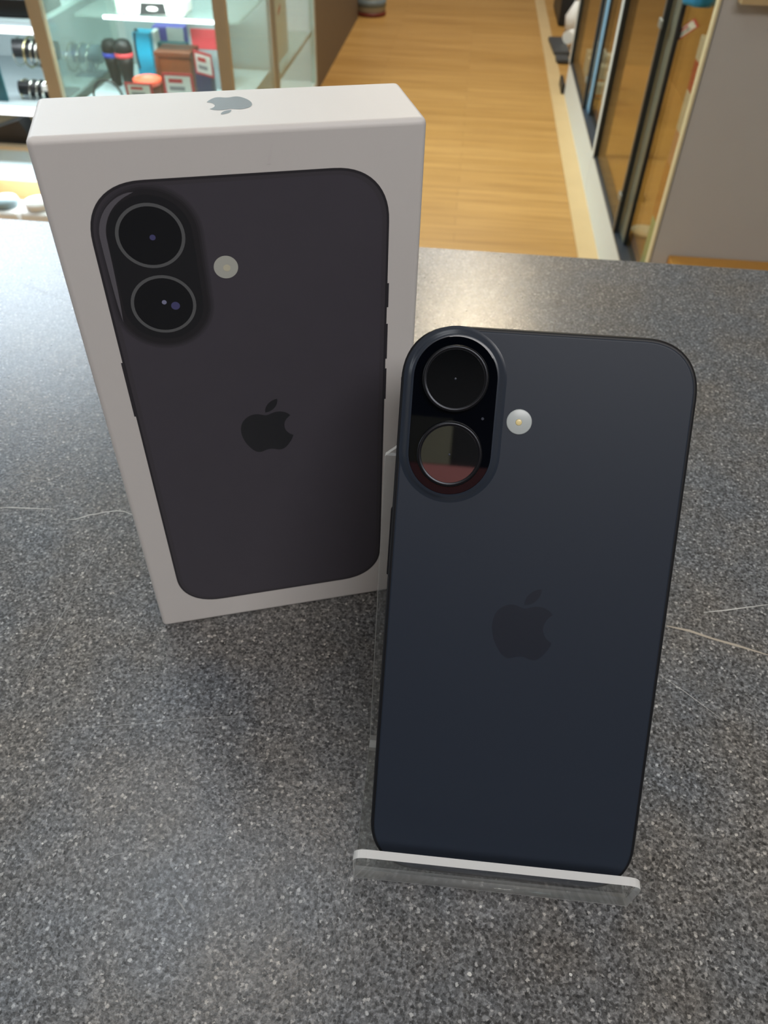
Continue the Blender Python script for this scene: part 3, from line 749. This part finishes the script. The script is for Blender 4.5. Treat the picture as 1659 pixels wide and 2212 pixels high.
def pbox(name, x0, y0, x1, Y, depth, m, label, cat, base=SB, bev=.003, rz=0):
    """box whose front face stands at depth Y on the shelf"""
    a = at(x0, y0, Y); c = at(x1, y0, Y)
    o = bx(name, (0, 0, 0), (c.x - a.x, depth, max(.02, a.z - base)), m, None, bev); o.location = (a.x, Y, base + .0002); o.rotation_euler = (0, 0, rz)
    tag(o, label, cat); return o
o = pbox('headphone_box', 284, 70, 320, 2.92, .06, 'cyan_card', 'cyan upright carton behind the red banded microphone', 'carton')
b = MB(); wv = o.dimensions.x
b.tube([(wv * .30 + .012 * math.cos(a), -.003, o.dimensions.z * .62 + .07 * math.sin(a)) for a in [PI * (.35 + .9 * k / 14) for k in range(15)]], .003, 6); b.build('printed_headband', 'black_plastic', o)
pbox('slim_carton', 321, 68, 333, 2.95, .05, 'white_card', 'slim white carton right of the cyan carton', 'carton')
pu = pbox('purple_box', 327, 56, 396, 3.0, .05, 'purple_card', 'purple box with white and orange label, behind the wooden box', 'box')
dz = pu.dimensions.z; dx = pu.dimensions.x
bx('label_panel', (dx * .45, -.0012, dz - .062), (dx * .97, -.0002, dz - .002), 'white_card', pu)
bx('label_foot', (dx * .48, -.0020, dz - .062), (dx * .97, -.0013, dz - .050), 'orange_print', pu)
bp_ = pbox('blister_tray', 338, 92, 402, 2.96, .03, 'teal_card', 'dark teal tray with pale earbuds below the purple box', 'tray')
for k in range(3):
    b = MB(); b.lathe([(.008, 0), (.009, .006), (.001, .012)], 12); e_ = b.build('earbud', 'pale_green', bp_); e_.location = (.03 + k * .034, -.002, bp_.dimensions.z - .022); e_.rotation_euler = (PI / 2, 0, 0)
wb = pbox('wooden_box', 334, 114, 408, 2.78, .10, 'box_wood', 'brown wooden box standing behind the price tags', 'box')
dx, dz = wb.dimensions.x, wb.dimensions.z
bx('lid_rim', (-.003, -.004, dz - .010), (dx + .003, .10, dz + .004), 'tin_brown', wb, .001)
bx('side_rim', (-.003, -.004, 0), (.010, -.0001, dz - .011), 'tin_brown', wb, .001)
tn = at(318, 172, 2.70); r = empty('tin_cup', (tn.x, 2.70, SB)); tag(r, 'orange rimmed brown cup with open top, behind a price tag', 'cup')
hh = tn.z - SB
b = MB(); b.lathe([(.034, .001), (.039, hh * .6), (.040, hh - .012)], 28); b.build('cup_body', 'tin_brown', r)
b = MB(); b.lathe([(.0395, hh - .014), (.0455, hh - .008), (.0455, hh + .004), (.040, hh + .006), (.036, hh - .004)], 28); b.build('cup_rim', 'tin_orange', r)
sp = pbox('silver_pack', 400, 38, 472, 2.90, .12, 'silver_pack', 'silvery grey package at the right of the glass cabinet', 'package')
dx, dz = sp.dimensions.x, sp.dimensions.z
bx('printed_panel', (.012, -.0015, dz - .09), (dx - .01, -.0003, dz - .03), 'red_print', sp)
pbox('navy_pouch', 420, 150, 455, 2.72, .04, 'navy', 'small navy pouch under the hanging price tag', 'pouch')
def tag_at(label, x0, y0, x1, y1, Y, skew=0):
    a = at(x0, y1, Y); c = at(x1, y0, Y)
    price_tag(label, (a.x, Y, a.z), Vector((c.x - a.x, 0, skew)), Vector((0, -.004, c.z - a.z)))
tag_at('price tag in front of the orange rimmed cup', 276, 180, 328, 212, 2.62)
tag_at('price tag in front of the brown wooden box', 357, 159, 416, 206, 2.66)
tag_at('price tag hung tilted on the silvery package', 424, 108, 456, 158, 2.70, -.012)
# upper shelf of the middle cabinet
ht = at(330, 24, 2.80)
o = bx('carton', (0, 0, 0), (.20, .10, .032), 'white_card', None, .003); o.location = (ht.x - .10, 2.80, .5802); tag(o, 'low white carton with black hang tab on the upper shelf', 'carton')
b = MB(); tw, th_ = .088, .034
out = [(0, 0), (tw, .004), (tw * .96, th_), (.008, th_ * .96)]
b.loops([[(x + .056, -.003, z + .0) for x, z in out], [(x + .056, -.0005, z) for x, z in out]], smooth=False); tb = b.build('hang_tab', 'black_plastic', o)
b = MB(); b.loops([[(.056 + tw * .5 + .018 * math.cos(a), -.0036, th_ * .52 + .006 * math.sin(a)) for a in [2 * PI * k / 16 for k in range(16)]], [(.056 + tw * .5 + .018 * math.cos(a), -.0031, th_ * .52 + .006 * math.sin(a)) for a in [2 * PI * k / 16 for k in range(16)]]], smooth=False)
b.build('hang_slot', 'white_card', tb)
for k in range(4):
    o = bx('disc_case', (0, 0, 0), (.008, .12, .14), 'white_card' if k % 2 else 'pale_green', None, .001); q = at(252 + 6.5 * k, 20, 2.80); o.location = (q.x, 2.80, .5802)
    tag(o, 'slim upright disc case, %s from the left on the upper shelf' % ordn[k], 'case', 'disc cases on the upper shelf')
# the aisle-side cabinet
o = bx('storage_box', (0, 0, 0), (.22, .30, .205), 'cardboard', None, .004); o.location = (-1.02, 3.31, .0505); tag(o, 'tan cardboard box behind glass, right of the second tan post', 'box')
o = bx('grey_parcel', (0, 0, 0), (.10, .09, .20), 'white_card', None, .004); o.location = (-1.14, 3.24, .0505); tag(o, 'tall pale parcel left of the tan cardboard box', 'parcel')
o = flat_card('notice_sheet', (0, 0, 0), Vector((0, .42, 0)), Vector((0, 0, .40)), .001, 'white_card'); o.location = (XL - .05, 3.32, .272); tag(o, 'white notice sheet standing behind the aisle-side glass', 'sheet')
flat_card('red_mark', Vector((.0012, .25, .16)), Vector((0, .05, .02)), Vector((0, 0, .02)), .0004, 'red_print', o)

# ------------------------------------------------------------------ added stand-ins on the unseen back wall, giving the phone's lens its reflections
o = bx('olive_stand_in', (-.42, -1.6, 1.925), (-.012, -1.575, 2.072), 'olive_matte', None, .002); tag(o, 'added olive stand-in on the back wall for the lower lens reflection', 'board')
o = bx('red_stand_in', (-.60, -1.6, 1.55), (.45, -1.57, 1.922), 'brick_red', None, .002); tag(o, 'added brick red stand-in on the back wall for the reflection low in the lens', 'panel')

# ------------------------------------------------------------------ lights
def area(name, loc, target, sx, sy, power, col, spread=180):
    l = bpy.data.lights.new(name, 'AREA'); l.shape = 'RECTANGLE'; l.size = sx; l.size_y = sy; l.energy = power; l.color = col
    l.spread = math.radians(spread)
    o = bpy.data.objects.new(name, l); COL.objects.link(o); o.location = loc
    d = Vector(target) - Vector(loc); o.rotation_euler = d.to_track_quat('-Z', 'Y').to_euler(); return o
area('ceiling_lamp_cool', (-1.9, 3.4, 2.66), (-1.9, 3.4, 0), 1.2, 1.2, 14, (.82, .91, 1))
area('lit_panel_cool', (-2.15, 3.15, 2.3), (-.6, 0, .95), 1.1, .8, 37, (.74, .87, 1))
area('ceiling_lamp_spot', (.10, 2.95, 2.66), (.10, 2.95, 0), .24, .24, 31, (1, .84, .6))
area('ceiling_lamp_aisle', (-.1, 5.6, 2.66), (-.1, 5.6, 0), .8, 1.6, 48, (1, .96, .90))
area('fill_light_near', (-.5, .7, 2.66), (-.5, .7, 0), .7, .7, 4.5, (.93, .97, 1))  # added weak fill to lift the near counter
area('fill_light_left', (-3.0, .5, 1.95), (0, .2, 1.0), 1.3, 1.0, 16, (.86, .94, 1))  # added cool fill from the left, no window is built there
area('fill_light_behind', (.5, -.75, 2.66), (.35, 0, .9), 1.4, .9, 43, (1, .97, .96))  # added soft fill from behind the camera, lifts the box front
# lamps built in the show cabinets
area('cabinet_lamp', (-1.85, YF + .25, 1.86), (-1.85, YF + .25, 0), .9, .3, 14, (.85, .95, 1))
area('shelf_lamp', (-1.80, YF + .06, .574), (-1.80, YF + .14, .35), .9, .03, 3.5, (.9, .97, 1))
area('shelf_lamp', (-1.80, YF + .06, .334), (-1.80, YF + .14, .226), .9, .03, 1.2, (.9, .97, 1))
area('cabinet_lamp', (-1.0, YF + .22, 1.86), (-1.0, YF + .25, 0), .5, .3, 26, (.88, .97, 1))
area('cabinet_lamp', (-1.1, YC0 + .4, 1.86), (-1.1, YC0 + .4, 0), .5, .7, 30, (.95, .97, 1))
area('shelf_lamp', (-1.0, YF + .10, .70), (-1.0, YF + .32, .40), .45, .04, 5, (.92, .98, 1))
area('deck_lamp', (-1.75, YF - .03, .205), (-1.75, YF - .2, 0), .9, .03, 7, (.95, .97, 1))
wd = bpy.data.worlds.new('World'); scene.world = wd; wd.use_nodes = True
wd.node_tree.nodes['Background'].inputs['Color'].default_value = (.8, .87, 1, 1)
wd.node_tree.nodes['Background'].inputs['Strength'].default_value = .3

# ------------------------------------------------------------------ camera
cam = bpy.data.cameras.new('camera'); co = bpy.data.objects.new('camera', cam); COL.objects.link(co)
co.matrix_world = Matrix(((RGT.x, UPV.x, -FWD.x, CAM.x), (RGT.y, UPV.y, -FWD.y, CAM.y), (RGT.z, UPV.z, -FWD.z, CAM.z), (0, 0, 0, 1)))
cam.sensor_fit = 'VERTICAL'; cam.sensor_height = 24; cam.lens = FPX * 24 / 2212
cam.clip_start = .01; cam.clip_end = 50
cam.dof.use_dof = True; cam.dof.focus_distance = .205; cam.dof.aperture_fstop = 18
scene.camera = co
scene.view_settings.view_transform = 'Standard'; scene.view_settings.look = 'None'
scene.view_settings.exposure = 0; scene.view_settings.gamma = 1; scene.view_settings.use_curve_mapping = False
scene.cycles.use_denoising = True
scene.cycles.max_bounces = 10; scene.cycles.transparent_max_bounces = 24
